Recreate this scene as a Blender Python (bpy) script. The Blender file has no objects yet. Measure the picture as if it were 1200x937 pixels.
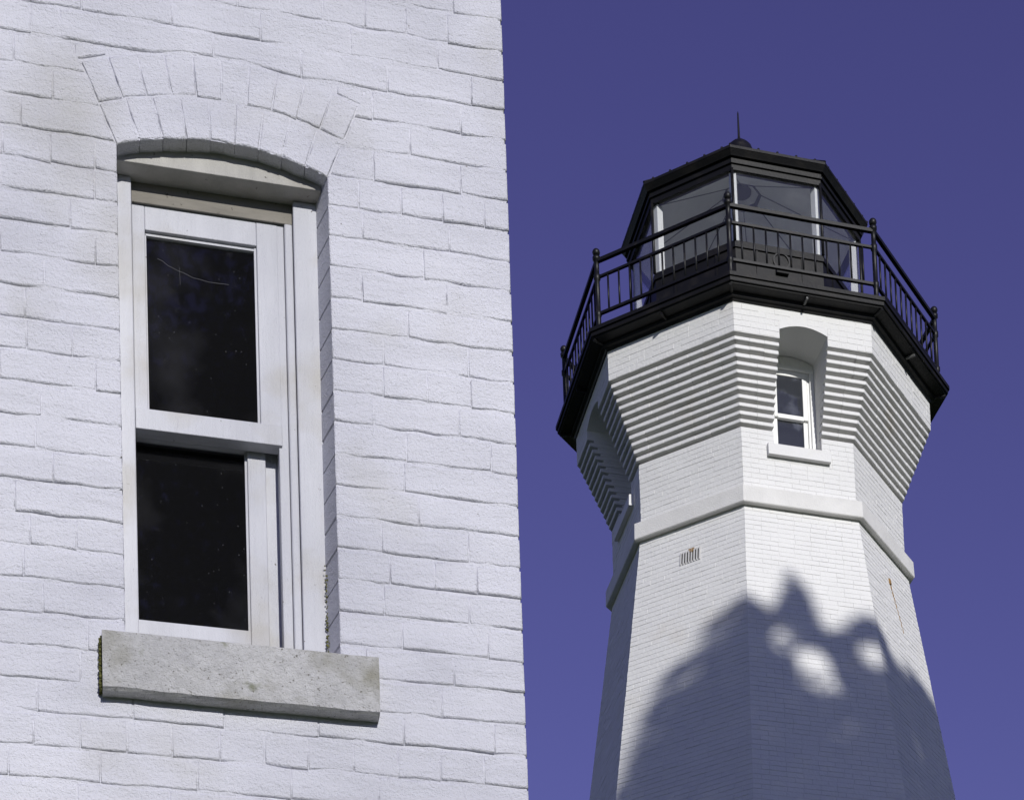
import bpy, math, random
from mathutils import Vector, Matrix, noise
R_ = math.radians
sin, cos, pi = math.sin, math.cos, math.pi
random.seed(7)
S = bpy.context.scene
COL = S.collection

# ------------------------------------------------------------------ camera
GZ = -1.6                       # ground level below the lens
pt, rl = R_(5.5787), R_(-2.4426)
right0, up0 = Vector((1, 0, 0)), Vector((0, -sin(pt), cos(pt)))
fwd = Vector((0, cos(pt), sin(pt)))
rx = right0*cos(rl) + up0*sin(rl)
uy = -right0*sin(rl) + up0*cos(rl)
cam = bpy.data.cameras.new('camera')
co = bpy.data.objects.new('camera', cam)
COL.objects.link(co)
co.matrix_world = Matrix((( rx.x, uy.x, -fwd.x, 0), (rx.y, uy.y, -fwd.y, 0), (rx.z, uy.z, -fwd.z, 0), (0, 0, 0, 1)))
cam.sensor_width = 36.0
cam.lens = 2800/1200*36
cam.shift_x = (600-883)/1200
cam.shift_y = (2000-468.5)/1200
cam.clip_start, cam.clip_end = 0.05, 3000
S.camera = co

# ------------------------------------------------------------------ sky and sun
SUN_AZ, SUN_EL = 22.0, 21.0     # sun stands behind the camera, to its right
sd = Vector((sin(R_(SUN_AZ))*cos(R_(SUN_EL)), -cos(R_(SUN_AZ))*cos(R_(SUN_EL)), sin(R_(SUN_EL))))
W = bpy.data.worlds.new('World'); S.world = W; W.use_nodes = True
wn, wl = W.node_tree.nodes, W.node_tree.links
sky = wn.new('ShaderNodeTexSky'); sky.sky_type = 'NISHITA'; sky.sun_disc = False
sky.sun_elevation = R_(SUN_EL); sky.sun_rotation = R_(180-SUN_AZ)
sky.air_density = 1.0; sky.dust_density = 0.0; sky.ozone_density = 3.0
tint = wn.new('ShaderNodeHueSaturation')          # the deep indigo cast of this clear sky
tint.inputs['Hue'].default_value = 0.554; tint.inputs['Saturation'].default_value = 1.0; tint.inputs['Value'].default_value = 0.85
wl.new(sky.outputs[0], tint.inputs['Color'])
bg = wn['Background']; bg.inputs[1].default_value = 0.10
wl.new(tint.outputs[0], bg.inputs[0])
sl = bpy.data.lights.new('sun', 'SUN'); sl.energy = 3.7; sl.angle = R_(0.53); sl.color = (1.0, 0.985, 0.945)
so = bpy.data.objects.new('sun', sl); COL.objects.link(so)
so.rotation_euler = sd.to_track_quat('Z', 'Y').to_euler(); so.location = sd*40
vs = S.view_settings
vs.view_transform = 'Standard'; vs.look = 'None'; vs.gamma = 1; vs.exposure = 0.0; vs.use_curve_mapping = False

# ------------------------------------------------------------------ materials
def mat(name, base, rough=0.6, var=0.0, vscale=3.0, bumps=(), spots=None, metal=0.0, spec=0.5, stain=None, stretch=None):
    m = bpy.data.materials.new(name); m.use_nodes = True
    n, l = m.node_tree.nodes, m.node_tree.links
    b = n['Principled BSDF']
    b.inputs['Roughness'].default_value = rough
    b.inputs['Metallic'].default_value = metal
    b.inputs['Specular IOR Level'].default_value = spec
    geo = n.new('ShaderNodeNewGeometry')
    pos = geo.outputs['Position']
    if stretch:
        mp = n.new('ShaderNodeMapping'); mp.inputs['Scale'].default_value = stretch
        l.new(pos, mp.inputs[0]); pos2 = mp.outputs[0]
    else:
        pos2 = pos
    cur = None
    def mix(fac, a, bcol):
        x = n.new('ShaderNodeMix'); x.data_type = 'RGBA'
        l.new(fac, x.inputs[0])
        if isinstance(a, tuple): x.inputs[6].default_value = (*a, 1)
        else: l.new(a, x.inputs[6])
        x.inputs[7].default_value = (*bcol, 1)
        return x.outputs[2]
    cur = base
    if var:
        t = n.new('ShaderNodeTexNoise'); t.inputs['Scale'].default_value = vscale; t.inputs['Detail'].default_value = 6
        t.inputs['Roughness'].default_value = 0.65
        l.new(pos2, t.inputs['Vector'])
        r = n.new('ShaderNodeMapRange'); r.inputs[1].default_value = 0.35; r.inputs[2].default_value = 0.7
        l.new(t.outputs['Fac'], r.inputs[0])
        cur = mix(r.outputs[0], cur, tuple(c*(1-var) for c in base))
    for sp in (spots or ()):
        col, sc, lo, hi = sp
        t = n.new('ShaderNodeTexNoise'); t.inputs['Scale'].default_value = sc; t.inputs['Detail'].default_value = 4
        l.new(pos, t.inputs['Vector'])
        r = n.new('ShaderNodeMapRange'); r.inputs[1].default_value = lo; r.inputs[2].default_value = hi
        l.new(t.outputs['Fac'], r.inputs[0])
        cur = mix(r.outputs[0], cur, col)
    if isinstance(cur, tuple): b.inputs['Base Color'].default_value = (*cur, 1)
    else: l.new(cur, b.inputs['Base Color'])
    prev = None
    for (sc, dist, kind) in bumps:
        if kind == 'v':
            t = n.new('ShaderNodeTexVoronoi'); t.inputs['Scale'].default_value = sc; out = t.outputs['Distance']
        else:
            t = n.new('ShaderNodeTexNoise'); t.inputs['Scale'].default_value = sc; t.inputs['Detail'].default_value = 5; out = t.outputs['Fac']
        l.new(pos2 if kind == 's' else pos, t.inputs['Vector'])
        bp = n.new('ShaderNodeBump'); bp.inputs['Distance'].default_value = dist; bp.inputs['Strength'].default_value = 1.0
        l.new(out, bp.inputs['Height'])
        if prev: l.new(prev, bp.inputs['Normal'])
        prev = bp.outputs[0]
    if prev: l.new(prev, b.inputs['Normal'])
    return m

def glass(name, tintc, dust_sheen=0.03, film_col=(0.5, 0.5, 0.55), speck=True):
    m = bpy.data.materials.new(name); m.use_nodes = True
    n, l = m.node_tree.nodes, m.node_tree.links
    out = n['Material Output']; n.remove(n['Principled BSDF'])
    tr = n.new('ShaderNodeBsdfTransparent'); tr.inputs[0].default_value = (*tintc, 1)
    gl = n.new('ShaderNodeBsdfGlossy'); gl.inputs['Roughness'].default_value = 0.02
    fr = n.new('ShaderNodeFresnel')
    g0 = n.new('ShaderNodeNewGeometry'); ir = n.new('ShaderNodeMapRange'); ir.inputs[3].default_value = 1.5; ir.inputs[4].default_value = 1/1.5
    l.new(g0.outputs['Backfacing'], ir.inputs[0]); l.new(ir.outputs[0], fr.inputs[0])
    mx = n.new('ShaderNodeMixShader'); l.new(fr.outputs[0], mx.inputs[0]); l.new(tr.outputs[0], mx.inputs[1]); l.new(gl.outputs[0], mx.inputs[2])
    df = n.new('ShaderNodeBsdfDiffuse'); df.inputs[0].default_value = (*film_col, 1)
    geo = n.new('ShaderNodeNewGeometry')
    t = n.new('ShaderNodeTexNoise'); t.inputs['Scale'].default_value = 5; t.inputs['Detail'].default_value = 3; t.inputs['Roughness'].default_value = 0.5
    l.new(geo.outputs['Position'], t.inputs['Vector'])
    r = n.new('ShaderNodeMapRange'); r.inputs[1].default_value = 0.52; r.inputs[2].default_value = 0.80; r.inputs[3].default_value = dust_sheen*0.25; r.inputs[4].default_value = dust_sheen
    l.new(t.outputs['Fac'], r.inputs[0])
    fac = r.outputs[0]
    if speck:
        v = n.new('ShaderNodeTexVoronoi'); v.inputs['Scale'].default_value = 85; v.inputs['Randomness'].default_value = 1.0
        l.new(geo.outputs['Position'], v.inputs['Vector'])
        r2 = n.new('ShaderNodeMapRange'); r2.inputs[1].default_value = 0.15; r2.inputs[2].default_value = 0.05; r2.inputs[3].default_value = 0; r2.inputs[4].default_value = 0.16
        l.new(v.outputs['Distance'], r2.inputs[0])
        wn_ = n.new('ShaderNodeSeparateColor'); l.new(v.outputs['Color'], wn_.inputs[0])
        g = n.new('ShaderNodeMath'); g.operation = 'GREATER_THAN'; g.inputs[1].default_value = 0.84; l.new(wn_.outputs[0], g.inputs[0])
        mm = n.new('ShaderNodeMath'); mm.operation = 'MULTIPLY'; l.new(r2.outputs[0], mm.inputs[0]); l.new(g.outputs[0], mm.inputs[1])
        ad = n.new('ShaderNodeMath'); ad.operation = 'ADD'; ad.use_clamp = True; l.new(fac, ad.inputs[0]); l.new(mm.outputs[0], ad.inputs[1])
        fac = ad.outputs[0]
    m2 = n.new('ShaderNodeMixShader'); l.new(fac, m2.inputs[0]); l.new(mx.outputs[0], m2.inputs[1]); l.new(df.outputs[0], m2.inputs[2])
    l.new(m2.outputs[0], out.inputs[0])
    return m

M = {}
M['house_paint'] = mat('house_paint', (0.70, 0.70, 0.76), 0.7, 0.10, 6,
    bumps=((11, 0.006, 's'), (45, 0.0022, 's'), (150, 0.0032, 'n'), (330, 0.0028, 'n')), stretch=(0.45, 0.45, 1.6),
    spots=(((0.16, 0.14, 0.12), 70, 0.735, 0.80), ((0.50, 0.49, 0.46), 2.3, 0.58, 0.85)), spec=0.3)
M['house_far'] = mat('house_far_paint', (0.70, 0.70, 0.76), 0.7, 0.10, 6, bumps=((38, 0.004, 'n'),), spec=0.3)
M['frame_paint'] = mat('frame_paint', (0.55, 0.555, 0.60), 0.5, 0.16, 9,
    bumps=((60, 0.0022, 's'), (300, 0.0010, 'n')), spots=(((0.10, 0.085, 0.07), 70, 0.725, 0.76), ((0.40, 0.38, 0.34), 5, 0.50, 0.75)), stretch=(1, 1, 0.12))
M['grime_shade_paint'] = mat('grime_shade_paint', (0.50, 0.485, 0.45), 0.6, 0.35, 7, bumps=((70, 0.002, 's'), (300, 0.001, 'n')),
    spots=(((0.07, 0.055, 0.045), 60, 0.70, 0.76), ((0.26, 0.23, 0.19), 4, 0.55, 0.8)), stretch=(1, 1, 0.4))  # grime, with shade under the arch and head mixed into the brown
M['shade_wood'] = mat('recess_shade_wood', (0.27, 0.25, 0.215), 0.8, 0.35, 14, bumps=((80, 0.002, 's'),), spots=(((0.07, 0.055, 0.045), 60, 0.66, 0.74),), stretch=(0.3, 0.3, 1))  # dark brown carries the recess shade under the head
M['sill'] = mat('sill_concrete', (0.57, 0.565, 0.565), 0.85, 0.22, 30,
    bumps=((90, 0.005, 'n'), (260, 0.0035, 'n')), spots=(((0.16, 0.15, 0.13), 130, 0.62, 0.72), ((0.30, 0.29, 0.24), 7, 0.54, 0.72), ((0.14, 0.15, 0.07), 10, 0.68, 0.76)), spec=0.2)
M['moss'] = mat('moss', (0.20, 0.20, 0.07), 0.95, 0.5, 60, bumps=((200, 0.006, 'n'),), spec=0.1)
M['room'] = mat('dim_room', (0.022, 0.021, 0.020), 0.9)
M['tower_paint'] = mat('tower_paint', (0.70, 0.695, 0.685), 0.62, 0.05, 2.5, bumps=((30, 0.005, 'n'), (140, 0.002, 'n')),
    spots=(((0.60, 0.57, 0.52), 1.6, 0.62, 0.85), ((0.30, 0.27, 0.23), 34, 0.76, 0.82)), spec=0.3)
M['belt'] = mat('belt_paint', (0.69, 0.68, 0.66), 0.65, 0.12, 4, bumps=((60, 0.005, 'n'),), spec=0.3)
M['joint'] = mat('tower_joint', (0.66, 0.655, 0.645), 0.8, 0.15, 8, bumps=((40, 0.01, 'n'),), spec=0.2)
M['black'] = mat('black_paint', (0.007, 0.007, 0.008), 0.5, 0.0, spec=0.22, bumps=((40, 0.002, 'n'),), spots=(((0.020, 0.018, 0.016), 5, 0.5, 0.8),))
M['black_iron'] = mat('black_iron', (0.006, 0.006, 0.007), 0.45, 0.0, spec=0.3, bumps=((60, 0.001, 'n'),), spots=(((0.022, 0.019, 0.016), 12, 0.55, 0.75),))
M['white_post'] = mat('white_post', (0.8, 0.8, 0.78), 0.5, 0.05, 10)
M['ceiling'] = mat('lantern_ceiling', (0.80, 0.81, 0.78), 0.7, 0.08, 3)
M['ceiling_dark'] = mat('lantern_ceiling_ribs', (0.20, 0.20, 0.21), 0.7)
M['rust'] = mat('rust', (0.34, 0.20, 0.07), 0.85, 0.5, 40)
M['vent'] = mat('vent_paint', (0.62, 0.61, 0.60), 0.6, 0.2, 20)
M['bracket'] = mat('bracket_metal', (0.09, 0.09, 0.09), 0.6)
M['vent_dark'] = mat('vent_slot', (0.03, 0.03, 0.03), 0.9)
M['roof'] = mat('house_roof', (0.10, 0.09, 0.085), 0.9, 0.3, 6, bumps=((20, 0.02, 'n'),))
M['ground'] = mat('grass_ground', (0.06, 0.09, 0.03), 0.95, 0.5, 0.8, bumps=((9, 0.05, 'n'),), spec=0.1)
M['bark'] = mat('bark', (0.10, 0.075, 0.055), 0.95, 0.4, 8, bumps=((12, 0.04, 's'),), stretch=(1, 1, 0.2), spec=0.1)
M['leaf'] = mat('leaf', (0.055, 0.095, 0.03), 0.6, 0.5, 1.3, spec=0.3)
M['leaf_b'] = mat('leaf_pale', (0.075, 0.105, 0.035), 0.6, 0.5, 1.3, spec=0.3)
M['pane_house'] = glass('house_pane', (0.5, 0.5, 0.52), 0.040)  # film is dust, plus pale blots painted for reflected sky gaps
M['pane_tower'] = glass('tower_pane', (0.6, 0.62, 0.65), 0.28, (0.36, 0.38, 0.46), speck=False)  # bluish film paints reflected sky onto the tower panes
M['pane_lantern'] = glass('lantern_pane', (0.965, 0.97, 0.975), 0.05, (0.4, 0.42, 0.45), speck=False)
M['web'] = mat('cobweb', (0.13, 0.13, 0.14), 0.9)

# ------------------------------------------------------------------ builders
def meta(o, label=None, cat=None, group=None, kind=None):
    for k, v in (('label', label), ('category', cat), ('group', group), ('kind', kind)):
        if v: o[k] = v
    return o
def empty(name, loc, rz=0.0):
    o = bpy.data.objects.new(name, None); COL.objects.link(o)
    o.location = loc; o.rotation_euler = (0, 0, rz); o.empty_display_size = 0.3
    return o
class MB:
    def __init__(s): s.v, s.f, s.mi = [], [], []
    def add(s, vs_, fs, mi=0):
        b = len(s.v); s.v += [tuple(q) for q in vs_]
        s.f += [tuple(i+b for i in f) for f in fs]; s.mi += [mi]*len(fs)
    def hexa(s, p, mi=0):               # p: 4 bottom (ccw from above), 4 top
        s.add(p, [(3, 2, 1, 0), (4, 5, 6, 7), (0, 1, 5, 4), (1, 2, 6, 5), (2, 3, 7, 6), (3, 0, 4, 7)], mi)
    def box(s, x0, x1, y0, y1, z0, z1, mi=0):
        s.hexa([(x0, y0, z0), (x1, y0, z0), (x1, y1, z0), (x0, y1, z0), (x0, y0, z1), (x1, y0, z1), (x1, y1, z1), (x0, y1, z1)], mi)
    def tube(s, pts, rad, n=8, cap=True, mi=0):
        pts = [Vector(p) for p in pts]
        if not hasattr(rad, '__len__'): rad = [rad]*len(pts)
        vs_ = []
        ref = Vector((0, 0, 1))
        for i, p in enumerate(pts):
            d = (pts[min(i+1, len(pts)-1)]-pts[max(i-1, 0)]).normalized()
            a = d.cross(ref) if abs(d.dot(ref)) < 0.95 else d.cross(Vector((1, 0, 0)))
            a.normalize(); b = d.cross(a)
            for k in range(n):
                t = 2*pi*(k+0.5)/n; vs_.append(p + (a*cos(t)+b*sin(t))*rad[i])
        fs = []
        for i in range(len(pts)-1):
            for k in range(n):
                k2 = (k+1) % n; fs.append((i*n+k, i*n+k2, (i+1)*n+k2, (i+1)*n+k))
        if cap: fs += [tuple(range(n-1, -1, -1)), tuple(range((len(pts)-1)*n, len(pts)*n))]
        s.add(vs_, fs, mi)
    def lathe(s, c, prof, n=12, mi=0, off=0.0):    # prof: (radius, z) list, closed by caps if radius>0
        vs_ = []
        for (r, z) in prof:
            for k in range(n):
                t = 2*pi*k/n + off; vs_.append((c[0]+r*sin(t), c[1]-r*cos(t), c[2]+z))
        fs = []
        for i in range(len(prof)-1):
            for k in range(n):
                k2 = (k+1) % n; fs.append((i*n+k, i*n+k2, (i+1)*n+k2, (i+1)*n+k))
        fs += [tuple(range(n-1, -1, -1)), tuple(range((len(prof)-1)*n, len(prof)*n))]
        s.add(vs_, fs, mi)
    def ring(s, prof, n=8, off=0.0, mi=0):         # closed profile loop swept round the octagon
        vs_ = []
        for (r, z) in prof:
            for k in range(n):
                t = 2*pi*k/n + off; vs_.append((r*sin(t), -r*cos(t), z))
        fs = []; m = len(prof)
        for i in range(m):
            i2 = (i+1) % m
            for k in range(n):
                k2 = (k+1) % n; fs.append((i*n+k, i*n+k2, i2*n+k2, i2*n+k))
        s.add(vs_, fs, mi)
    def build(s, name, mats, parent=None, smooth=False, bevel=0.0, seg=2, label=None, kind=None):
        me = bpy.data.meshes.new(name); me.from_pydata(s.v, [], s.f); me.update()
        if not isinstance(mats, (list, tuple)): mats = [mats]
        for m in mats: me.materials.append(m)
        me.polygons.foreach_set('material_index', s.mi)
        if smooth: me.polygons.foreach_set('use_smooth', [True]*len(me.polygons))
        o = bpy.data.objects.new(name, me); COL.objects.link(o)
        if parent: o.parent = parent
        if bevel:
            b = o.modifiers.new('bevel', 'BEVEL'); b.width = bevel; b.segments = seg; b.limit_method = 'ANGLE'; b.harden_normals = False
        if label: o['label'] = label
        if kind: o['kind'] = kind
        return o

# ------------------------------------------------------------------ ground
g = MB(); N = 24
for i in range(N+1):
    for j in range(N+1):
        x = math.copysign(abs(2*i/N-1)**2.2, 2*i/N-1)*1800; y = math.copysign(abs(2*j/N-1)**2.2, 2*j/N-1)*1800
        g.v.append((x, y, GZ))
for i in range(N):
    for j in range(N):
        a = i*(N+1)+j; g.f.append((a, a+N+1, a+N+2, a+1)); g.mi.append(0)
meta(g.build('ground', M['ground']), 'flat grassy ground around the house and tower', kind='structure')

# ================================================================== LIGHTHOUSE
AXX, AXY, PHI = 0.6937, 29.5253, -5.350
LH = empty('lighthouse', (AXX, AXY, GZ), R_(PHI))
meta(LH, 'white octagonal brick lighthouse with black railed gallery and glazed lantern on top', 'lighthouse')
C8, T8 = cos(pi/8), math.tan(pi/8)
Z = lambda z: z-GZ
def FP(az, A, s, z):                    # point on a tower face (z in camera height) -> tower local
    a = R_(az); return Vector((A*sin(a)+s*cos(a), -A*cos(a)+s*sin(a), z-GZ))
AZ = [22.5+45*k for k in range(8)]
WINF = (0, 2, 4, 6)                     # faces with a window: 22.5, 112.5, 202.5, 292.5(-67.5)
def shaftR(z): return 1.945 + 0.1522*(17.358-z)
NW = 0.31                               # half width of the window niches
ZS, ZT = 18.30, 19.535                  # niche sill and spring line
ARCH = lambda s: 19.535 + 0.078*(1-(s/NW)**2)
AF = 1.57                               # apothem of window frames
AL, AFA = 1.904*C8, 2.327*C8

def slab(mb, az, A0, A1, z0, z1, s0=None, s1=None, A1t=None):
    """piece of one face between apothems; s None = mitred to the corner; A1t apothem at the top"""
    A1t = A1 if A1t is None else A1t
    f0 = lambda A: -A*T8 if s0 is None else s0
    f1 = lambda A: A*T8 if s1 is None else s1
    mb.hexa([FP(az, A1, f0(A1), z0), FP(az, A1, f1(A1), z0), FP(az, A0, f1(A0), z0), FP(az, A0, f0(A0), z0),
             FP(az, A1t, f0(A1t), z1), FP(az, A1t, f1(A1t), z1), FP(az, A0, f1(A0), z1), FP(az, A0, f0(A0), z1)])

# shaft below the belt: solid octagon, a shade behind the brick faces
mb = MB()
mb.lathe((0, 0, 0), [(shaftR(GZ)-.0035, 0), (shaftR(13.0)-.0035, Z(13.0)), (shaftR(17.43)-.0035, Z(17.43))], 8)
mb.build('shaft', M['joint'], LH)
mb = MB(); mb.lathe((0, 0, 0), [(1.51, Z(17.30)), (1.51, Z(19.86))], 8); mb.build('tower_core', M['room'], LH)

# belt course with chamfered underside
mb = MB(); mb.ring([(1.70, Z(17.43)), (1.90, Z(17.43)), (2.012, Z(17.432)), (2.02, Z(17.442)), (2.012, Z(17.645)), (1.985, Z(17.664)), (1.70, Z(17.685))])
mb.build('belt_course', M['belt'], LH)

# backing walls (mortar level) above the belt
mb = MB()
for k, az in enumerate(AZ):
    A = AL-.0032
    if k in WINF:
        slab(mb, az, 1.41, A, 17.66, 18.125)
        slab(mb, az, 1.41, A, 18.125, 18.465, None, -NW); slab(mb, az, 1.41, A, 18.125, 18.465, NW, None)
    else:
        slab(mb, az, 1.41, A, 17.66, 18.465)
mb.build('lower_drum_wall', M['joint'], LH)
mb = MB()
for k, az in enumerate(AZ):
    A = AFA-.0032
    if k in WINF:
        slab(mb, az, 1.41, A, 19.415, 19.86, None, -NW); slab(mb, az, 1.41, A, 19.415, 19.86, NW, None)
        n = 14
        for i in range(n):
            a, b = -NW+2*NW*i/n, -NW+2*NW*(i+1)/n
            za, zb = ARCH(a), ARCH(b)
            mb.hexa([FP(az, A+.004, a, za), FP(az, A+.004, b, zb), FP(az, 1.41, b, zb), FP(az, 1.41, a, za),
                     FP(az, A, a, 19.86), FP(az, A, b, 19.86), FP(az, 1.41, b, 19.86), FP(az, 1.41, a, 19.86)])
    else:
        slab(mb, az, 1.41, A, 19.415, 19.86)
mb.build('parapet_wall', M['tower_paint'], LH)

# corbel courses: eleven steps on each face, cut by the window niches
GRV, BAR = .036, (.95-12*.036)/11
for k, az in enumerate(AZ):
    for i in range(11):
        A = (1.904+.0353*(i+1))*C8; z0 = 18.465+GRV+(GRV+BAR)*i; z1 = z0+BAR
        spans = [(None, -NW), (NW, None)] if k in WINF else [(None, None)]
        for s0, s1 in spans:
            mb = MB()
            # wavy brick row with the recessed course under it: several short blocks with tiny offsets in one part
            e0 = -A*T8 if s0 is None else s0; e1 = A*T8 if s1 is None else s1
            m = max(1, round((e1-e0)/.215)); cuts = [e0+(e1-e0)*q/m for q in range(m+1)]
            off = random.uniform(.3, .7)
            for q in range(m):
                a = None if (s0 is None and q == 0) else cuts[q]
                b = None if (s1 is None and q == m-1) else cuts[q+1]
                slab(mb, az, 1.41, A+random.uniform(-.0025, .0025), z0+random.uniform(-.003, .003), z1, a, b)
            slab(mb, az, 1.405, A-.11, z0-GRV, z0-.003, s0, s1)
            if i == 10: slab(mb, az, 1.405, A-.06, z1+.001, 19.417, s0, s1)
            mb.build('corbel', M['tower_paint'], LH, bevel=.004, seg=1)

# brick skin (painted, thousands of small bricks)
bk = MB()
def tbrick(az, s0, s1, z0, z1, Af, proud=None):
    pr = random.uniform(-.0015, .0015) if proud is None else proud
    e = .002; d = .005
    j = lambda: random.uniform(-.0012, .0012)
    A0, A1 = Af(z0), Af(z1)
    base = [FP(az, A0-d, s0, z0), FP(az, A0-d, s1, z0), FP(az, A1-d, s1, z1), FP(az, A1-d, s0, z1)]
    top = [FP(az, A0+pr+j(), s0+e, z0+e), FP(az, A0+pr+j(), s1-e, z0+e), FP(az, A1+pr+j(), s1-e, z1-e), FP(az, A1+pr+j(), s0+e, z1-e)]
    if random.random() < .25: top[0].z += random.uniform(0, .006); top[1].z += random.uniform(0, .006)
    bk.add(base+top, [(4, 5, 6, 7), (0, 1, 5, 4), (1, 2, 6, 5), (2, 3, 7, 6), (3, 0, 4, 7)])
def field(az, k, z0, z1, Af, h=.066, L=.21, cut=None):
    rows = round((z1-z0)/h); h = (z1-z0)/rows
    for r in range(rows):
        a, b = z0+r*h+random.uniform(-.002, .002), z0+(r+1)*h+random.uniform(-.002, .002)
        half = Af((a+b)/2)*T8
        s = -half; first = True
        s_next = -half + L*(1.0 if r % 2 else 0.5)
        while s < half-.004:
            e = min(s_next, half)
            if half-e < .05: e = half
            segs = [(s, e)]
            if cut: segs = cut(s, e, a, b)
            for (x0, x1) in segs:
                if x1-x0 > .012:
                    gl = random.choice((.0004, .001, .0025)) if x0 > -half+.002 else -.002
                    gr = .0004 if x1 < half-.002 else -.002
                    tbrick(az, x0+gl, x1-gr, a+.0017, b-.0017, Af)
            s = e; s_next = e+L*random.uniform(.96, 1.04) if random.random() > .12 else e+L*.5
def cut_low(s, e, a, b):
    lim = .40 if b < 18.31 else NW
    if b <= 18.12: return [(s, e)]
    return [(s, min(e, -lim))] + [(max(s, lim), e)]
def cut_top(s, e, a, b):
    if a > 19.615: return [(s, e)]
    return [(s, min(e, -NW))] + [(max(s, NW), e)]
for k, az in enumerate(AZ):
    field(az, k, 13.0, 17.429, lambda z: shaftR(z)*C8)
    field(az, k, 17.690, 18.462, lambda z: AL, cut=cut_low if k in WINF else None)
    field(az, k, 19.417, 19.86, lambda z: AFA, h=.074, cut=cut_top if k in WINF else None)
bk.build('brickwork', M['tower_paint'], LH, kind='stuff')

# tower windows
def tower_window(az):
    f = MB()
    def fb(mb, A0, A1, s0, s1, z0, z1): slab(mb, az, A0, A1, z0, z1, s0, s1)
    # casing: two stiles, head, arch board
    fb(f, AF-.055, AF+.02, -NW, -NW+.055, ZS, 19.475); fb(f, AF-.055, AF+.02, NW-.055, NW, ZS, 19.475)
    fb(f, AF-.055, AF+.025, -NW, NW, 19.435, 19.475)
    n = 10
    for i in range(n):
        a, b = -NW+2*NW*i/n, -NW+2*NW*(i+1)/n
        f.hexa([FP(az, AF+.012, a, 19.477), FP(az, AF+.012, b, 19.477), FP(az, AF-.055, b, 19.477), FP(az, AF-.055, a, 19.477),
                FP(az, AF+.012, a, ARCH(a)-.001), FP(az, AF+.012, b, ARCH(b)-.001), FP(az, AF-.055, b, ARCH(b)-.001), FP(az, AF-.055, a, ARCH(a)-.001)])
    w = f.build('window', M['white_post'], LH, bevel=.004, seg=1)
    b = MB()
    fb(b, AF-.055, AF-.01, NW-.085, NW-.057, ZS, 19.433); fb(b, AF-.055, AF-.01, -NW+.057, -NW+.085, ZS, 19.433)
    b.build('stop_bead', M['white_post'], w, bevel=.003, seg=1)
    u = MB(); i0 = NW-.088
    zm = 18.83
    fb(u, AF-.05, AF-.004, -i0, -i0+.045, zm-.02, 19.43); fb(u, AF-.05, AF-.004, i0-.06, i0, zm-.02, 19.43)
    fb(u, AF-.05, AF-.004, -i0+.045, i0-.06, 19.365, 19.43); fb(u, AF-.05, AF+.002, -i0+.045, i0-.06, zm-.035, zm+.02)
    u.build('sash', M['white_post'], w, bevel=.003, seg=1)
    l_ = MB()
    fb(l_, AF-.058, AF-.035, -i0, -i0+.045, ZS+.02, zm-.03); fb(l_, AF-.058, AF-.035, i0-.055, i0, ZS+.02, zm-.03)
    fb(l_, AF-.058, AF-.035, -i0+.045, i0-.055, ZS+.02, ZS+.09)
    l_.build('sash', M['white_post'], w, bevel=.003, seg=1)
    for (z0, z1, A) in ((zm+.018, 19.37, AF-.022), (ZS+.085, zm-.03, AF-.048)):
        p = MB(); fb(p, A-.004, A, -i0+.04, i0-.05, z0, z1); p.build('pane', M['pane_tower'], w)
    s = MB()
    slab(s, az, AF-.02, AL+.062, 18.128, 18.272, -.405, .405, A1t=AL+.055)
    s.hexa([FP(az, AL+.0545, -.405, 18.273), FP(az, AL+.0545, .405, 18.273), FP(az, AF-.02, .405, 18.273), FP(az, AF-.02, -.405, 18.273),
            FP(az, AL+.045, -.402, 18.276), FP(az, AL+.045, .402, 18.276), FP(az, AF-.02, .402, 18.305), FP(az, AF-.02, -.402, 18.305)])
    s.build('window_sill', M['tower_paint'], LH, bevel=.006, seg=2)
for k in WINF: tower_window(AZ[k])

# cast vent with slots on the left face, rust marks
az = -22.5
Av = lambda z: shaftR(z)*C8
v = MB()
slab(v, az, Av(17.0)-.02, Av(16.885)+.004, 16.885, 17.065, -.145, .145, A1t=Av(17.065)+.004)
ve = v.build('vent', M['vent'], LH)
for i in range(7):
    x = -.115+i*.038
    v = MB(); slab(v, az, Av(17.0)-.01, Av(16.905)+.007, 16.905, 17.045, x-.008, x+.008, A1t=Av(17.045)+.007); v.build('slot', M['vent_dark'], ve)
v = MB()
for i in range(8):
    x = -.134+i*.038; slab(v, az, Av(17.0), Av(16.89)+.013, 16.89, 17.06, x-.008, x+.008, A1t=Av(17.06)+.013)
v.build('bar', M['vent'], ve)
v = MB(); slab(v, az, Av(17.05), Av(17.055)+.014, 17.035, 17.078, -.03, .055, A1t=Av(17.075)+.010)
slab(v, az, Av(17.05), Av(17.02)+.015, 17.02, 17.055, .015, .028, A1t=Av(17.055)+.013)
v.build('rust_mark', M['rust'], LH)
az = 67.5
v = MB()
for i in range(9):
    z1 = 17.02-.075*i; z0 = z1-.075; c_ = -.02+.02*i; wd = .045*(1-i/11)*random.uniform(.7, 1.2)
    if i == 0: slab(v, az, Av(z0)-.01, Av(z0)+.018, z0, z1, c_-.02, c_+.02, A1t=Av(z1)+.015)
    else: slab(v, az, Av(z0)-.01, Av(z0)+.0045, z0, z1, c_-wd*.35, c_+wd*.35, A1t=Av(z1)+.0045)
v.build('rust_mark', M['rust'], LH)

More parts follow.
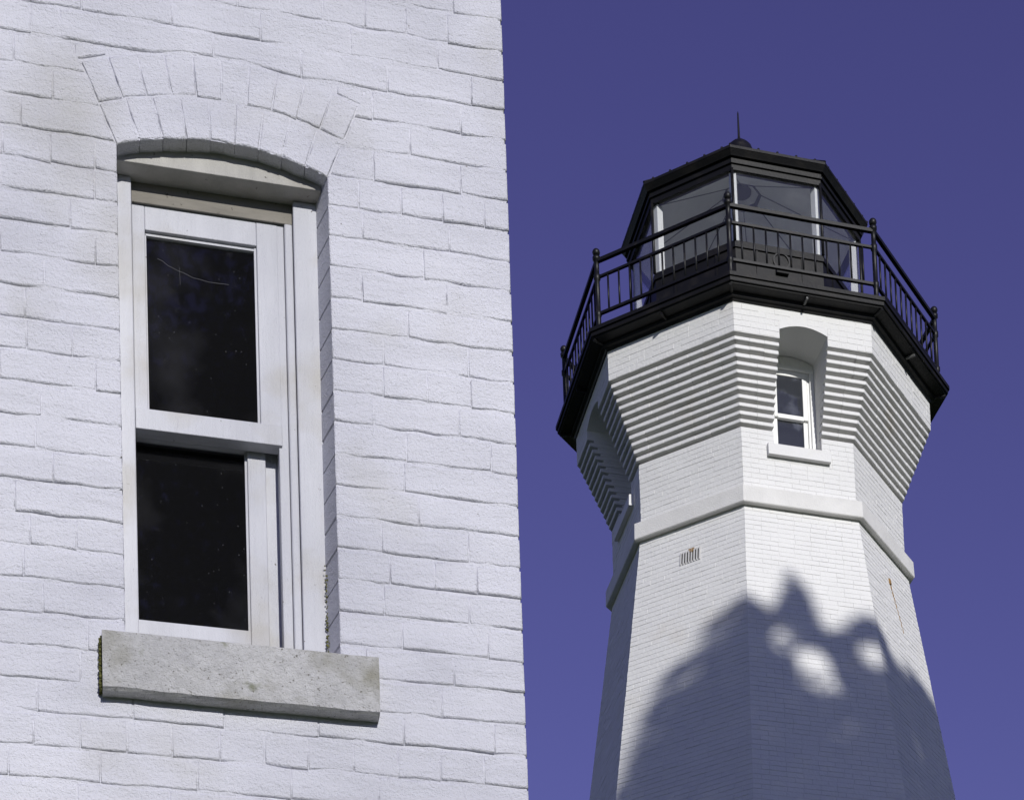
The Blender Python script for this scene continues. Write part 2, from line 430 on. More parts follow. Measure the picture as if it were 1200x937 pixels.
# ------------------------------------------------ gallery
mb = MB()
mb.ring([(1.0, Z(20.0)), (1.0, Z(19.865)), (2.33, Z(19.865)), (2.545, Z(19.885)), (2.548, Z(19.90)), (2.575, Z(19.90)), (2.575, Z(19.95)), (2.597, Z(19.952)), (2.597, Z(20.0)), (2.585, Z(20.006))][::-1])
GAL = mb.build('gallery_deck', M['black'], LH)
mb = MB(); mb.ring([(2.25, Z(19.80)), (2.345, Z(19.80)), (2.36, Z(19.825)), (2.40, Z(19.832)), (2.405, Z(19.868)), (2.25, Z(19.868))])  # black band in place of the deck's shadow on the wall
mb.build('deck_shade_band', M['black'], GAL)
for k, a in enumerate(AZ):
    b = MB()
    slab(b, a, 2.20, 2.345, 19.842, 19.868, -.012, .012); b.build('bracket', M['bracket'] if k in (0, 1) else M['black'], GAL)
    t = R_(a+22.5); b = MB()
    b.tube([(2.3*sin(t), -2.3*cos(t), Z(19.862)), (2.54*sin(t), -2.54*cos(t), Z(19.872))], .02, 6); b.build('seam', M['black'], GAL)
# railing
RR = 2.448
cornerp = lambda k, r, z: Vector((r*sin(pi/4*k), -r*cos(pi/4*k), Z(z)))
mb = MB()
for zz, hh, dd in ((20.955, .026, .026), (20.735, .018, .018), (20.250, .020, .020)):
    mb.ring([(RR-dd, Z(zz-hh)), (RR+dd, Z(zz-hh)), (RR+dd*1.02, Z(zz+hh*.6)), (RR, Z(zz+hh)), (RR-dd*1.02, Z(zz+hh*.6))])
RAIL = mb.build('railing', M['black_iron'], LH)
def dup(o, parent, loc=None, rz=None):
    c = o.copy(); COL.objects.link(c); c.parent = parent
    if loc is not None: c.location = loc
    if rz is not None: c.rotation_euler = (0, 0, rz)
    return c
mb = MB()
mb.lathe((0, 0, 0), [(.058, 0), (.058, .015), (.040, .03), (.032, .05), (.032, .21), (.042, .225), (.042, .27), (.031, .285), (.031, .69), (.043, .705), (.043, .765), (.031, .78), (.031, .955), (.048, .965), (.050, 1.005), (.030, 1.012), (.024, 1.03)], 10)
mb.lathe((0, 0, 1.068), [(.005, -.05), (.025, -.044), (.042, -.028), (.050, 0), (.042, .028), (.025, .044), (.005, .05)], 10)
post = mb.build('post', M['black_iron'], RAIL, smooth=True); post.location = cornerp(0, RR, 20.0)
for k in range(1, 8): dup(post, RAIL, cornerp(k, RR, 20.0))
mb = MB(); mb.tube([(0, 0, Z(20.25)), (0, 0, Z(20.735))], .0125, 6)
bal = mb.build('baluster', M['black_iron'], RAIL, smooth=True); first = True
for k in range(8):
    a, b = cornerp(k, RR, 0), cornerp(k+1, RR, 0)
    for i in range(1, 12):
        p = a.lerp(b, i/12); p.z = 0
        if first: bal.location = p; first = False
        else: dup(bal, RAIL, p)

# ------------------------------------------------ lantern room
LR = 1.512
mb = MB()
mb.ring([(LR-.06, Z(20.002)), (LR+.015, Z(20.002)), (LR+.015, Z(20.09)), (LR, Z(20.10)), (LR, Z(21.10)), (LR+.022, Z(21.105)), (LR+.022, Z(21.15)), (LR+.006, Z(21.155)), (LR+.006, Z(21.20)), (LR-.08, Z(21.204))])
LAN = mb.build('lantern_room', M['black'], LH)
mb = MB()
for k in range(8):                                                   # panel battens on the base wall
    for s in (-.30, 0.30): slab(mb, AZ[k], LR*C8-.03, LR*C8+.012, 20.10, 21.10, s-.012, s+.012)
mb.build('batten', M['black'], LAN)
zb, zt = 21.205, 22.136
for k in range(8):
    t = pi/4*k
    mb = MB(); mb.tube([(1.525*sin(t), -1.525*cos(t), Z(zb-.01)), (1.525*sin(t), -1.525*cos(t), Z(zt+.02))], .020, 8)
    mb.build('mullion', M['black_iron'], LAN, smooth=True)
    mb = MB()
    ax_, tx = Vector((sin(t), -cos(t), 0)), Vector((cos(t), sin(t), 0))
    q = lambda r, s, z: ax_*r + tx*s + Vector((0, 0, Z(z)))
    w2 = .045
    mb.hexa([q(1.475, -w2, zb-.10), q(1.475, w2, zb-.10), q(1.385, w2, zb-.10), q(1.385, -w2, zb-.10), q(1.475, -w2, zt+.05), q(1.475, w2, zt+.05), q(1.385, w2, zt+.05), q(1.385, -w2, zt+.05)])
    mb.build('corner_post', M['white_post'], LAN, bevel=.004, seg=1)
for k in range(8):
    A = 1.505*C8; p = MB(); slab(p, AZ[k], A-.006, A, zb-.002, zt+.01, -A*T8+.012, A*T8-.012); p.build('pane', M['pane_lantern'], LAN)
# floor and ceiling of the lantern
mb = MB(); mb.ring([(1.47, Z(22.14)), (1.47, Z(22.20)), (.012, Z(23.16)), (.012, Z(23.10))][::-1])
CE = mb.build('ceiling', M['ceiling'], LAN)
cz = lambda r: 22.14+(1.47-r)*(.96/1.458)
mb = MB()
mb.ring([(.225, Z(cz(.225)-.012)), (.262, Z(cz(.262)-.012)), (.262, Z(cz(.262)+.03)), (.225, Z(cz(.225)+.03))])
mb.build('vent_ring', M['ceiling_dark'], CE)
mb = MB(); mb.lathe((0, 0, Z(cz(.13)-.03)), [(.13, 0), (.13, .05)], 20); mb.build('vent_disc', M['ceiling_dark'], CE)
for k in range(8):
    t = pi/4*k; mb = MB()
    mb.tube([(1.40*sin(t), -1.40*cos(t), Z(cz(1.40)-.004)), (.26*sin(t), -.26*cos(t), Z(cz(.26)-.004))], .006, 5); mb.build('rib', M['ceiling_dark'], CE)
mb = MB(); mb.ring([(1.40, Z(20.02)), (1.43, Z(20.02)), (1.43, Z(21.18)), (1.40, Z(21.18))]); mb.build('bounce_lining', M['white_post'], LAN)  # white lining and floor added to bounce sun onto the ceiling
mb = MB(); mb.lathe((0, 0, 0), [(1.40, Z(20.008)), (1.40, Z(20.03))], 8); mb.build('floor', M['white_post'], LAN)
# frieze, eaves, roof
mb = MB()
mb.ring([(1.44, Z(22.137)), (1.535, Z(22.137)), (1.54, Z(22.205)), (1.565, Z(22.208)), (1.57, Z(22.228)), (1.552, Z(22.232)), (1.556, Z(22.285)), (1.44, Z(22.285))])
mb.build('frieze', M['black'], LAN)
mb = MB()
mb.ring([(1.44, Z(22.286)), (1.590, Z(22.286)), (1.600, Z(22.300)), (1.635, Z(22.345)), (1.643, Z(22.352)), (1.643, Z(22.386)), (.17, Z(23.42)), (.17, Z(23.30))])
RF = mb.build('roof', M['black'], LAN)
for k in range(8):
    t = pi/4*k; mb = MB()
    mb.tube([(1.64*sin(t), -1.64*cos(t), Z(22.388)), (.17*sin(t), -.17*cos(t), Z(23.424))], .018, 6); mb.build('hip_roll', M['black'], RF)
    mb = MB()
    for i in range(5):
        s = -.5+.25*i
        if abs(s) > .55: continue
        p = FP(AZ[k], 1.643*C8-.02, s, 22.39)
        mb.tube([p, p+Vector((0, 0, .022))], .016, 6)
    mb.build('eave_cleat', M['black'], RF)
mb = MB(); mb.lathe((0, 0, 0), [(.235, Z(23.36)), (.235, Z(23.42)), (.20, Z(23.46)), (.19, Z(23.56)), (.165, Z(23.63)), (.11, Z(23.69)), (.045, Z(23.725)), (.022, Z(23.76)), (.016, Z(23.80)), (.010, Z(24.13)), (.002, Z(24.16))], 16)
mb.build('finial', M['black_iron'], RF, smooth=True)
# round ventilator with hood on the lantern base
az = 22.5; A = LR*C8
mb = MB(); n = 24; rr = .112
for i in range(n):
    t0, t1 = 2*pi*i/n, 2*pi*(i+1)/n
    zc, s0 = 21.015, .02
    P = lambda t, r, a: FP(az, a, s0+r*cos(t), zc+r*sin(t))
    for (r0, r1, a) in ((rr, rr-.018, A+.018),):
        mb.add([P(t0, r0, a), P(t1, r0, a), P(t1, r1, a), P(t0, r1, a), P(t0, r0, A-.005), P(t1, r0, A-.005), P(t1, r1, A-.005), P(t0, r1, A-.005)],
               [(0, 1, 2, 3), (0, 4, 5, 1), (3, 2, 6, 7)])
BV = mb.build('ventilator', M['black_iron'], LAN)
mb = MB(); slab(mb, az, A-.004, A+.05, 20.83, 20.905, -.06, .105); mb.build('hood', M['vent_dark'], BV, bevel=.01)

# ================================================================== BRICK HOUSE
HO = Vector((-1.363, 5.32, 3.1215)); PSI = R_(15.56)
HB = empty('brick_house', (HO.x, HO.y, GZ), PSI)
meta(HB, 'white painted brick house corner with narrow arched sash window', 'house')
HZ = HO.z-GZ
H = lambda u, v, w=0.0: Vector((u, -w, v+HZ))     # wall coords: u right, v up, w out of the wall
WU, WV, CR = .4995, 1.218, .0475
cxa = WU/2; RA = (cxa*cxa+CR*CR)/(2*CR); vca = WV+CR-RA; HA = math.asin(cxa/RA)
RB, RC = RA+.108, RA+.216
arch = lambda u, r=RA: vca+math.sqrt(max(0, r*r-(u-cxa)**2))
UE, UL, VB, VT = .945, -.46, -.62, 1.96            # brick field

def clip(poly, nx, ny, c):                          # keep nx*u+ny*v >= c
    out = []
    for i in range(len(poly)):
        a, b = poly[i], poly[(i+1) % len(poly)]
        da, db = nx*a[0]+ny*a[1]-c, nx*b[0]+ny*b[1]-c
        if da >= 0: out.append(a)
        if (da >= 0) != (db >= 0):
            t = da/(da-db); out.append((a[0]+(b[0]-a[0])*t, a[1]+(b[1]-a[1])*t))
    return out
def area(p): return abs(sum(p[i][0]*p[(i+1) % len(p)][1]-p[(i+1) % len(p)][0]*p[i][1] for i in range(len(p))))/2
def house_brick(poly, depth=.10):
    if len(poly) < 3 or area(poly) < .0006: return
    pts = []
    for i in range(len(poly)):
        a, b = poly[i], poly[(i+1) % len(poly)]
        L = math.hypot(b[0]-a[0], b[1]-a[1])
        if L < .004: continue
        n = max(1, round(L/.05))
        for k in range(n): pts.append((a[0]+(b[0]-a[0])*k/n, a[1]+(b[1]-a[1])*k/n))
    n = len(pts)
    if n < 3: return
    cu, cv = sum(p[0] for p in pts)/n, sum(p[1] for p in pts)/n
    pr = random.uniform(-.0010, .0010); tx, ty = random.uniform(-.008, .008), random.uniform(-.03, .03)
    base, mid, top = [], [], []
    for (u, v) in pts:
        ju, jv = random.uniform(-.0006, .0006), random.uniform(-.0026, .0026)
        jam = abs(u-WU) < .006 and 0 <= v <= WV+.01
        uu = u if jam else u+ju
        vv = v+jv
        d = math.hypot(cu-u, cv-v) or 1
        e = random.uniform(.003, .0062)
        iu, iv = (cu-u)/d, (cv-v)/d
        # inset along the nearer axis so corners stay square-ish
        iu = math.copysign(min(1, abs(cu-u)/.03), cu-u); iv = math.copysign(min(1, abs(cv-v)/.012), cv-v)
        ww = pr+tx*(u-cu)+ty*(v-cv)
        base.append(H(uu-(.0235 if jam else 0), vv, -depth)); mid.append(H(uu, vv, ww-.0012-.002*abs(iv))); top.append(H(uu+iu*e*.5, vv+iv*e*.9, ww))
    c = H(cu, cv, pr)
    fs = []
    for i in range(n):
        j = (i+1) % n
        fs += [(i, j, n+j, n+i), (n+i, n+j, 2*n+j, 2*n+i), (2*n+i, 2*n+j, 3*n)]
    m = MB(); m.add(base+mid+top+[c], fs)
    o = m.build('brick', M['house_paint'], HB)
    o.data.polygons.foreach_set('use_smooth', [i % 3 == 1 for i in range(len(fs))])
    return o
GP = .0035                                           # half joint
V0, CH = .0150, .0806
j0, j1 = math.floor((VB-V0)/CH), math.ceil((VT-V0)/CH)
lnx, lny = None, None
# radial end lines of the arch fan
aL = (cxa-RA*sin(HA), vca+RA*cos(HA)); dL = (-sin(HA), cos(HA))
for j in range(j0, j1):
    v0, v1 = V0+CH*j+GP, V0+CH*(j+1)-GP
    v0 += random.uniform(-.001, .001); v1 += random.uniform(-.001, .001)
    # break points of the row
    u = UL-random.uniform(0, .1)
    cutsU = [u]
    header = (j % 6 == 2)
    u += (.05 if j % 2 else .155)
    cutsU.append(u)
    while u < UE:
        u += (.105 if header else .212)*random.uniform(.96, 1.04); cutsU.append(u)
    cutsU[-1] = UE
    if len(cutsU) > 2 and cutsU[-1]-cutsU[-2] < .06: cutsU.pop(-2)
    if -.05 < v1 and v0 < WV+.26:
        cutsU = [c for i, c in enumerate(cutsU) if i in (0, len(cutsU)-1) or not (-.045-max(0, v0-WV)*.4 < c < .03 or WU-.03 < c < WU+.045+max(0, v0-WV)*.4)]
    for a, b in zip(cutsU[:-1], cutsU[1:]):
        a += .0008; b -= (.0008 if b < UE else 0)
        rect = lambda x0, x1: [(x0, v0), (x1, v0), (x1, v1), (x0, v1)] if x1-x0 > .012 else []
        vm = (v0+v1)/2
        if v0 < -.0005 and v1 > -.178 and False: pass
        if 0.01 < v1 <= WV+.06 and v0 < WV-.02 and v1 < WV+.02:      # beside the opening
            if v0 < 0:
                house_brick(rect(a, b)) if (b < 0 or a > WU) else (house_brick(rect(a, min(b, 0))), house_brick(rect(max(a, WU), b)))
            else:
                house_brick(rect(a, min(b, 0))); house_brick(rect(max(a, WU), b))
        elif v1 > WV-.02 and v0 < vca+RC:                              # beside or above the arch fan
            # left of fan
            P = rect(a, b)
            left = clip(P, -dL[1], dL[0], -dL[1]*aL[0]+dL[0]*aL[1]+GP)
            nx, ny = dL[1], dL[0]; ax2 = WU-aL[0]
            rightp = clip(P, nx, ny, nx*ax2+ny*aL[1]+GP)
            for Q in (left, rightp):
                if Q:
                    if v0 < WV: Q = clip(Q, -1, 0, 0) if Q is left else clip(Q, 1, 0, WU)
                    house_brick(Q)
            # remaining middle, above outer arc
            mid_ = clip(clip(P, dL[1], -dL[0], dL[1]*aL[0]-dL[0]*aL[1]+GP), -nx, -ny, -nx*ax2-ny*aL[1]+GP)
            if mid_:
                x0, x1 = min(p[0] for p in mid_), max(p[0] for p in mid_)
                n = max(1, round((x1-x0)/.07))
                xs = [x0+(x1-x0)*i/n for i in range(n+1)]
                low = [(x, max(v0, arch(x, RC)+GP*1.6)) for x in xs]
                low = [p for p in low if p[1] < v1-.008]
                if len(low) >= 2: house_brick(low+[(low[-1][0], v1), (low[0][0], v1)])
        else:
            house_brick(rect(a, b))
# rowlock arch, two rings of bricks on end
for r0, r1, n, sh in ((RA, RB, 9, 0), (RB, RC, 10, 0)):
    for i in range(n):
        t0, t1 = -HA+2*HA*i/n, -HA+2*HA*(i+1)/n
        g2 = .0010/r0
        t0 += g2; t1 -= g2
        a0, a1 = r0+(.0022 if r0 > RA else 0), r1-.0022
        q = lambda t, r: (cxa+r*sin(t), vca+r*cos(t))
        house_brick([q(t0, a0), q((t0+t1)/2, a0), q(t1, a0), q(t1, a1), q(t0, a1)])

# mortar and paint between the bricks: fine uneven sheet just behind the faces
mb = MB(); st = .0105
nu, nv = int((UE-.003-UL)/st), int((VT-VB)/st)
idx = {}
def inopen(u, v): return -.004 < u < WU+.004 and -.02 < v < arch(min(max(u, 0), WU))+.004
for a in range(nu+1):
    for b in range(nv+1):
        u, v = UL+(UE-.003-UL)*a/nu, VB+(VT-VB)*b/nv
        idx[a, b] = len(mb.v)
        w = -.0036 + .0044*noise.noise(Vector((u*9, v*30, 3.1))) + .0018*noise.noise(Vector((u*40, v*70, 9)))
        if a == 0 or b == 0 or a == nu or b == nv: w = -.004
        mb.v.append(tuple(H(u, v, min(w, -.0004))))
for a in range(nu):
    for b in range(nv):
        u, v = UL+(UE-UL)*(a+.5)/nu, VB+(VT-VB)*(b+.5)/nv
        if inopen(u, v): continue
        mb.f.append((idx[a, b], idx[a+1, b], idx[a+1, b+1], idx[a, b+1])); mb.mi.append(0)
mb.build('mortar', M['house_paint'], HB, smooth=True)
# joint filling inside the reveals
mb = MB()
e = .004
mb.add([H(-.0012, -.03, -.003), H(-.0012, -.03, -.12), H(-.0012, WV+.01, -.12), H(-.0012, WV+.01, -.003)], [(0, 1, 2, 3)])
mb.add([H(WU+e, -.03, -.006), H(WU-.0235+e, -.03, -.1), H(WU-.0235+e, WV+.01, -.1), H(WU+e, WV+.01, -.006)], [(3, 2, 1, 0)])
n = 16
for i in range(n):
    a, b = WU*i/n, WU*(i+1)/n
    mb.add([H(a, arch(a)+e, -.006), H(b, arch(b)+e, -.006), H(b, arch(b)+e, -.12), H(a, arch(a)+e, -.12)], [(0, 1, 2, 3)])
mb.add([H(-.018, -.03, -.0042), H(-.0012, -.03, -.0042), H(-.0012, WV+.01, -.0042), H(-.018, WV+.01, -.0042)], [(0, 1, 2, 3)])
mb.add([H(WU+.0012, -.03, -.0042), H(WU+.018, -.03, -.0042), H(WU+.018, WV+.01, -.0042), H(WU+.0012, WV+.01, -.0042)], [(0, 1, 2, 3)])
mb.add([H(cxa+q_*sin(t_), vca+q_*cos(t_), -.0042) for q_ in (RA+.0012, RA+.018) for t_ in [-HA+2*HA*i/16 for i in range(17)]], [(i, i+1, i+18, i+17) for i in range(16)])
mb.build('reveal', M['house_paint'], HB)
# rest of the front wall round the brick field, other walls, roof
U0, V_T, V_B, DEP = -5.2, 2.42, -HZ, 7.0
mb = MB()
mb.box(U0, UL, 0.005, .30, 0, V_T+HZ); mb.box(UL, UE-.004, .0052, .30, 0, VB+HZ); mb.box(UL, UE-.004, .0052, .30, VT+HZ, V_T+HZ)
for (u0, u1, v0, v1) in ((UL, -.14, VB, VT), (WU+.12, UE-.003, VB, VT), (-.14, WU+.12, VB, -.16), (-.14, WU+.12, 1.45, VT)):
    mb.box(u0, u1, .018, .30, v0+HZ, v1+HZ)
mb.box(UE-.30, UE-.006, .302, DEP, 0, V_T+HZ); mb.box(U0, U0+.3, .302, DEP, 0, V_T+HZ); mb.box(U0+.302, UE-.302, DEP-.3, DEP, 0, V_T+HZ)
mb.build('wall', M['house_far'], HB)
# the plain brickwork that carries on outside the picture: front and side wall
mb = MB(); rq = random.Random(5)
def plain(P, a0, a1, v0, v1):
    q = lambda a, v, w: P(a, v, w)
    e = .004; k = rq.uniform(-.001, .001)
    b_ = [q(a0, v0, -.007), q(a1, v0, -.007), q(a1, v1, -.007), q(a0, v1, -.007), q(a0+e*.4, v0+e, k), q(a1-e*.4, v0+e, k), q(a1-e*.4, v1-e*.6, k), q(a0+e*.4, v1-e*.6, k)]
    mb.add(b_, [(4, 5, 6, 7), (0, 1, 5, 4), (1, 2, 6, 5), (2, 3, 7, 6), (3, 0, 4, 7)])
side = lambda a, v, w: Vector((UE-.001+w, a, v+HZ))
for j in range(math.ceil((V_B-V0)/CH), math.floor((V_T-V0)/CH)):
    v0, v1 = V0+CH*j+GP, V0+CH*(j+1)-GP
    vis = j0 <= j < j1
    for P, s0, s1 in ((H, -3.4, UL-.01 if vis else UE-.001), (side, .108, 5.0)):
        u = s0-(.1 if j % 2 else 0)
        while u < s1-.03:
            n_ = min(u+(.105 if j % 6 == 2 else .212)*rq.uniform(.97, 1.03), s1)
            if s1-n_ < .04: n_ = s1
            plain(P, u+.0008, n_-.0008, v0, v1); u = n_
mb.build('plain_brickwork', M['house_paint'], HB, kind='stuff')
mb = MB()
mb.add([H(-.9, -1.0, -.31), H(.62, -1.0, -.31), H(.62, 1.7, -.31), H(-.9, 1.7, -.31), H(-.9, -1, -3), H(.62, -1, -3), H(.62, 1.7, -3), H(-.9, 1.7, -3)],
       [(4, 5, 6, 7), (0, 4, 7, 3), (1, 2, 6, 5), (3, 7, 6, 2), (0, 1, 5, 4)])
mb.build('dim_room', M['room'], HB)
mb = MB()
zr = V_T+HZ; y0, y1, yr = -.25, DEP+.25, DEP/2
xs0, xs1 = U0-.25, UE+.15
for (ya, yb, za, zb_) in ((y0, yr, zr-.06, zr+2.5), (yr, y1, zr+2.5, zr-.06)):
    mb.hexa([(xs0, ya, za), (xs1, ya, za), (xs1, yb, zb_), (xs0, yb, zb_), (xs0, ya, za+.12), (xs1, ya, za+.12), (xs1, yb, zb_+.12), (xs0, yb, zb_+.12)])
mb.build('roof', M['roof'], HB)
mb = MB()
for x in (U0+.02, UE-.06):
    mb.add([(x, 0, zr-.01), (x, DEP, zr-.01), (x, yr, zr+2.5), (x+.04, 0, zr-.01), (x+.04, DEP, zr-.01), (x+.04, yr, zr+2.5)], [(0, 2, 1), (3, 4, 5), (0, 3, 5, 2), (1, 2, 5, 4), (0, 1, 4, 3)])
mb.build('gable', M['house_far'], HB)

# ---- sill
mb = MB()
su = [-.0535+.6385*i/18 for i in range(19)]
ringv = []
for i, u in enumerate(su):
    jz = random.uniform(-.0014, .0014)
    chip = .004 if i in (1, 2) else 0
    ringv.append([H(u, -.176+jz*.4+chip*.5, -.09), H(u, -.176+jz*.4+chip*.5, .034-chip*.6), H(u, -.172+jz+chip, .043-chip*.5), H(u, -.100, .046+jz*.5), H(u, -.036+jz*.5, .045), H(u, -.0315+jz*.4, .038), H(u, .006, -.088)])
for i in range(18):
    for k in range(7):
        k2 = (k+1) % 7; mb.add([ringv[i][k], ringv[i][k2], ringv[i+1][k2], ringv[i+1][k]], [(0, 3, 2, 1)])
mb.add(ringv[0], [tuple(range(7))]); mb.add(ringv[-1], [tuple(range(6, -1, -1))])
SI = mb.build('window_sill', M['sill'], HB)
mb = MB()
for i in range(260):
    v = random.uniform(-.17, -.04); u = -.0535-random.uniform(0, .007); w = random.uniform(.0, .024)
    s = random.uniform(.0015, .0034); c = H(u, v, w)
    mb.lathe(c, [(.001, -s), (s, -s*.4), (s*.9, s*.4), (.001, s)], 5)
for i in range(170):
    v = random.uniform(.0, .26)**1.0; u = WU-.02+random.uniform(-.004, .003); w = -.085+random.uniform(0, .012)
    if random.random() < v/.3: continue
    s = random.uniform(.001, .0024); c = H(u, v, w)
    mb.lathe(c, [(.001, -s), (s, -s*.4), (s*.9, s*.4), (.001, s)], 5)
mb.build('moss', M['moss'], HB, kind='stuff')

# ---- sash window
def fbx(mb, u0, u1, v0, v1, w0, w1): mb.box(u0, u1, -w1, -w0, v0+HZ, v1+HZ)
mb = MB()
fbx(mb, -.03, .034, -.02, 1.2085, -.14, -.090)                 # left casing
fbx(mb, .4215, .505, -.02, 1.2085, -.14, -.090)                # right casing
WIN = mb.build('window', M['frame_paint'], HB, bevel=.0025, seg=2)
mb = MB(); n = 18
for i in range(n):
    a, b = .0005+(WU-.016)*i/n, .0005+(WU-.016)*(i+1)/n
    ca, cb = min(max(a, 0), WU), min(max(b, 0), WU)
    mb.hexa([H(a, 1.2225, -.045), H(b, 1.2225, -.045), H(b, 1.2145, -.13), H(a, 1.2145, -.13), H(a, arch(ca)+.001, -.045), H(b, arch(cb)+.001, -.045), H(b, arch(cb)+.001, -.13), H(a, arch(ca)+.001, -.13)])
mb.build('arch_board', M['grime_shade_paint'], WIN)
mb = MB(); fbx(mb, -.012, .487, 1.2095, 1.2220, -.185, -.043); mb.build('head', M['grime_shade_paint'], WIN, bevel=.002)
mb = MB(); fbx(mb, .0348, .4205, 1.157, 1.209, -.112, -.107); mb.build('head_stop', M['shade_wood'], WIN, bevel=.0015)
mb = MB(); fbx(mb, .4005, .4205, -.02, 1.156, -.16, -.104); mb.build('stop_bead', M['frame_paint'], WIN, bevel=.0035)
mb = MB(); fbx(mb, .376, .400, -.02, 1.209, -.165, -.116); mb.build('jamb_channel', M['frame_paint'], WIN, bevel=.002)
mb = MB(); fbx(mb, .0, .0345, -.02, 1.209, -.165, -.142); mb.build('jamb_channel', M['frame_paint'], WIN)
# upper sash
wf = -.115
mb = MB()
fbx(mb, .0348, .0655, .575, 1.209, -.148, wf); fbx(mb, .3330, .3845, .575, 1.209, -.148, wf)
fbx(mb, .0655, .3330, 1.094, 1.209, -.148, wf-.0005); fbx(mb, .0352, .3843, .573, .626, -.148, wf+.006)
UPS = mb.build('sash', M['frame_paint'], WIN, bevel=.002, seg=2)
mb = MB()
fbx(mb, .0655, .0685, .626, 1.094, -.14, wf-.010); fbx(mb, .327, .333, .626, 1.094, -.14, wf-.008); fbx(mb, .0655, .333, 1.086, 1.094, -.14, wf-.010)
mb.build('glazing_bead', M['frame_paint'], WIN)
mb = MB(); fbx(mb, .060, .340, .62, 1.10, -.138, -.134); mb.build('pane', M['pane_house'], WIN)
# lower sash, set further in
wf = -.152
mb = MB()
fbx(mb, .002, .0318, .02, .620, -.185, wf); fbx(mb, .3015, .3455, .02, .620, -.185, wf)
fbx(mb, .0318, .3015, .02, .112, -.185, wf-.0005); fbx(mb, .0318, .3015, .578, .618, -.185, wf-.004)
mb.build('sash', M['frame_paint'], WIN, bevel=.002, seg=2)
for a, b in ((.2955, .3015), (.0318, .0345)):
    mb = MB(); fbx(mb, a, b, .112, .578, -.18, wf-.008); mb.build('glazing_bead', M['frame_paint'], WIN)
mb = MB(); fbx(mb, .3458, .3765, .0, .62, -.185, -.170); mb.build('jamb_channel', M['frame_paint'], WIN)
mb = MB(); fbx(mb, .028, .306, .105, .585, -.175, -.171); mb.build('pane', M['pane_house'], WIN)
# cobweb strands on the upper pane
mb = MB()
pth = [H(.095+.17*t, 1.035-.042*t-.03*sin(pi*t)*.5+.004*noise.noise(Vector((t*9, 0, 0))), -.1325) for t in [i/14 for i in range(15)]]
mb.tube(pth, .0005, 4)
mb.tube([H(.147, 1.02, -.1325), H(.148, .975, -.1325)], .0003, 4)
mb.build('cobweb', M['web'], WIN, kind='stuff')

# ================================================================== TREES (behind and beside the camera)
e1 = Vector((cos(R_(SUN_AZ)), sin(R_(SUN_AZ)), 0)); e2 = sd.cross(e1)
def at(a, b, t): return e1*a + e2*b + sd*t        # a, b across the sunbeam, t along it
def leaf(mb, p, s):
    d = Vector((random.gauss(0, 1), random.gauss(0, 1), random.gauss(0, .6))).normalized()
    n = Vector((random.gauss(0, 1), random.gauss(0, 1), random.gauss(0, 1))); t = d.cross(n).normalized()
    b = len(mb.v); mb.v += [tuple(p-d*s), tuple(p-t*s*.5), tuple(p+d*s), tuple(p+t*s*.5)]; mb.f.append((b, b+1, b+2, b+3)); mb.mi.append(0)
def tree(label, base, top, leaves, rad, lmat, limbs, attach=.62):
    T = empty('deciduous_tree', base); meta(T, label, 'tree', 'trees around the house and tower')
    b = Vector(base); top = Vector(top); m = MB()
    pts = [b.lerp(Vector((top.x, top.y, top.z)), i/9)-b + Vector((noise.noise(Vector((i*.7, base[0], 0)))*.35*min(i, 3)/3, noise.noise(Vector((i*.7, base[1], 5)))*.35*min(i, 3)/3, 0)) for i in range(10)]
    m.tube(pts, [rad*(1-.85*i/9)*(1.35 if i == 0 else 1) for i in range(10)], 10); m.build('trunk', M['bark'], T, smooth=True)
    for q in limbs:
        q = Vector(q)-b; h = min(max(q.z*attach, pts[2].z), pts[8].z)
        i = max(k for k in range(10) if pts[k].z <= h+1e-6); a = pts[i]
        m = MB(); mid = a.lerp(q, .5)+Vector((0, 0, .06*(q-a).length))
        m.tube([a, a.lerp(mid, .5), mid, mid.lerp(q, .5)-Vector((0, 0, .1)), q], [rad*.36, rad*.27, rad*.2, rad*.11, .012], 6); m.build('limb', M['bark'], T, smooth=True)
    m = MB()
    for (p, s) in leaves: leaf(m, Vector(p)-b, s)
    m.build('crown', lmat, T, kind='stuff')
    return T
# tree beside the path whose top throws its shadow over the lower tower
PROF = [(8.6, 21.6), (9.1, 22.2), (9.429, 22.768), (9.558, 23.145), (9.757, 23.583), (10.11, 23.935), (10.45, 24.17), (10.693, 24.243), (10.837, 24.217), (10.971, 23.941), (11.166, 24.253), (11.299, 24.479), (11.497, 24.29), (11.625, 23.953), (11.822, 23.741), (12.064, 23.942), (12.25, 24.114), (12.432, 23.991), (12.639, 23.707), (12.97, 23.973), (13.604, 24.1), (14.3, 23.4), (15.0, 22.0), (15.4, 20.0)]
HOLES = [(11.446, 23.32, .25, .21, 0), (11.15, 23.60, .19, .20, .15), (12.23, 23.457, .20, .19, 0), (11.60, 22.98, .30, .15, .25)]
def prof(a):
    if a <= PROF[0][0] or a >= PROF[-1][0]: return -99
    for (x0, y0), (x1, y1) in zip(PROF[:-1], PROF[1:]):
        if x0 <= a <= x1: return y0+(y1-y0)*(a-x0)/(x1-x0)
rnd = random.Random(11)
TC = -18.0+29
LV = []
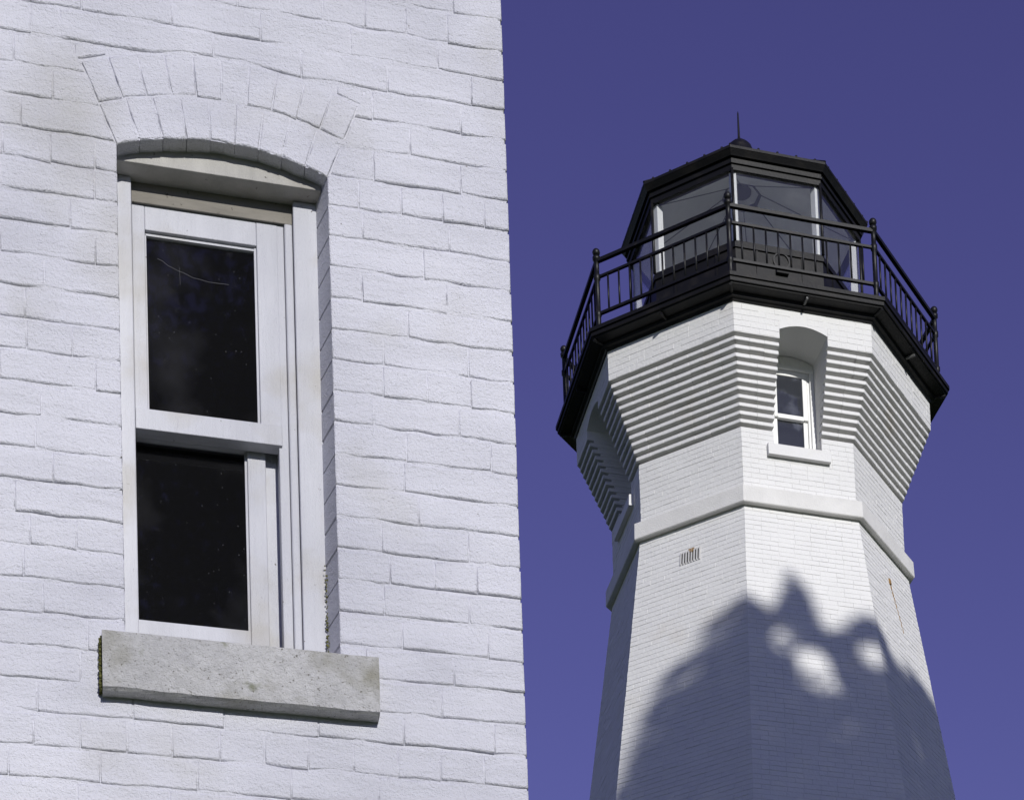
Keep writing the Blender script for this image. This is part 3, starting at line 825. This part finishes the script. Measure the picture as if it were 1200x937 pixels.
while len(LV) < 46000:
    a, b = rnd.uniform(8.6, 15.4), rnd.uniform(16.0, 24.6)
    top = prof(a)+.16*noise.noise(Vector((a*3.3, 0, 7)))+.10*noise.noise(Vector((a*8, 2, 7)))
    if b > top-.05: continue
    if b < 18.5 and rnd.random() > (b-16)/2.5: continue
    if any(((a-h[0])/h[2])**2+((b-h[1])/h[3])**2 < 1+.9*noise.noise(Vector((a*5, b*5, 4))) and rnd.random() >= h[4] for h in HOLES): continue
    if a < 10.6 and rnd.random() > .2+(top-b)/1.3: continue
    if a < 10.9 and b > top-.55 and noise.noise(Vector((a*3.2, b*3.2, 9))) > .25: continue
    half = 2.2*math.sqrt(max(0, 1-((a-12)/3.6)**2))*min(1, .35+(top-b)*.5)
    t = TC+rnd.uniform(-half, half)
    p = at(a, b, t)
    if noise.noise(p*.9) < -.35 and b < top-2.8: continue
    LV.append((p, rnd.uniform(.07, .13)))
ctr = at(11.9, 19.0, TC)
limbs = [at(a, prof(a)-.5, TC+rnd.uniform(-.8, .8)) for a in (9.6, 10.5, 11.2, 12.2, 13.2, 14.2)] + [at(a, b, TC+rnd.uniform(-1.5, 1.5)) for a, b in ((9.8, 21), (14.2, 21), (11, 19.5), (13, 19), (10.4, 22.5), (12.9, 22))]
random.seed(3)
tree('tall dense leafy tree to the right of the house, shading the lower tower', (ctr.x, ctr.y, GZ), at(11.9, 23.3, TC), LV, .32, M['leaf'], limbs)
# thin-leaved tree, unseen, added to filter sun on the house wall and darken panes
LB = []
TB = 42
while len(LB) < 5000:                                # thin lower crown: sunlight comes through to the house wall
    a, b, t = rnd.uniform(-3.0, 5.0), rnd.uniform(1.5, 9.0), TB+rnd.uniform(-3, 3)
    LB.append((at(a, b, t), rnd.uniform(.05, .075)))
while len(LB) < 36000:                               # dense upper crown
    q = Vector((rnd.gauss(0, 1), rnd.gauss(0, 1), rnd.gauss(0, 1))).normalized()*rnd.random()**.45
    p = at(1.1+q.x*5.2, 14.6+q.y*5.4, TB+q.z*4.0)
    if noise.noise(p*.55) < -.22: continue
    LB.append((p, rnd.uniform(.10, .17)))
ctr = at(5.2, 0, TB)
limbs = [at(1.1+rnd.uniform(-3.5, 3.5), rnd.uniform(11.5, 17), TB+rnd.uniform(-2, 2)) for i in range(10)]
tree('tall thin leaved tree with a dense top, added behind the photographer to filter the sun', (ctr.x, ctr.y, GZ), at(3.0, 17.5, TB), LB, .20, M['leaf_b'], limbs, .985)
# unseen woods added behind the camera to block low sky and deepen shade
wd = MB()
for i in range(90):
    an = R_(-105+210*(i+rnd.uniform(-.4, .4))/89); d = rnd.uniform(52, 74); h = rnd.uniform(10, 15.5); rw = rnd.uniform(3.0, 4.6)
    c = Vector((sin(an)*d, -cos(an)*d, GZ))
    wd.tube([c, c+Vector((0, 0, h*.55)), c+Vector((rnd.uniform(-.5, .5), 0, h*.9))], [.24, .17, .05], 6)
    for k in range(420):
        q = Vector((rnd.gauss(0, 1), rnd.gauss(0, 1), rnd.gauss(0, 1))).normalized()*rnd.random()**.4
        p = c+Vector((q.x*rw, q.y*rw, h*.56+q.z*h*.44))
        leaf(wd, p, rnd.uniform(.35, .7))
meta(wd.build('woods', M['leaf']), 'green woods added behind the photographer to block low sky', kind='stuff')
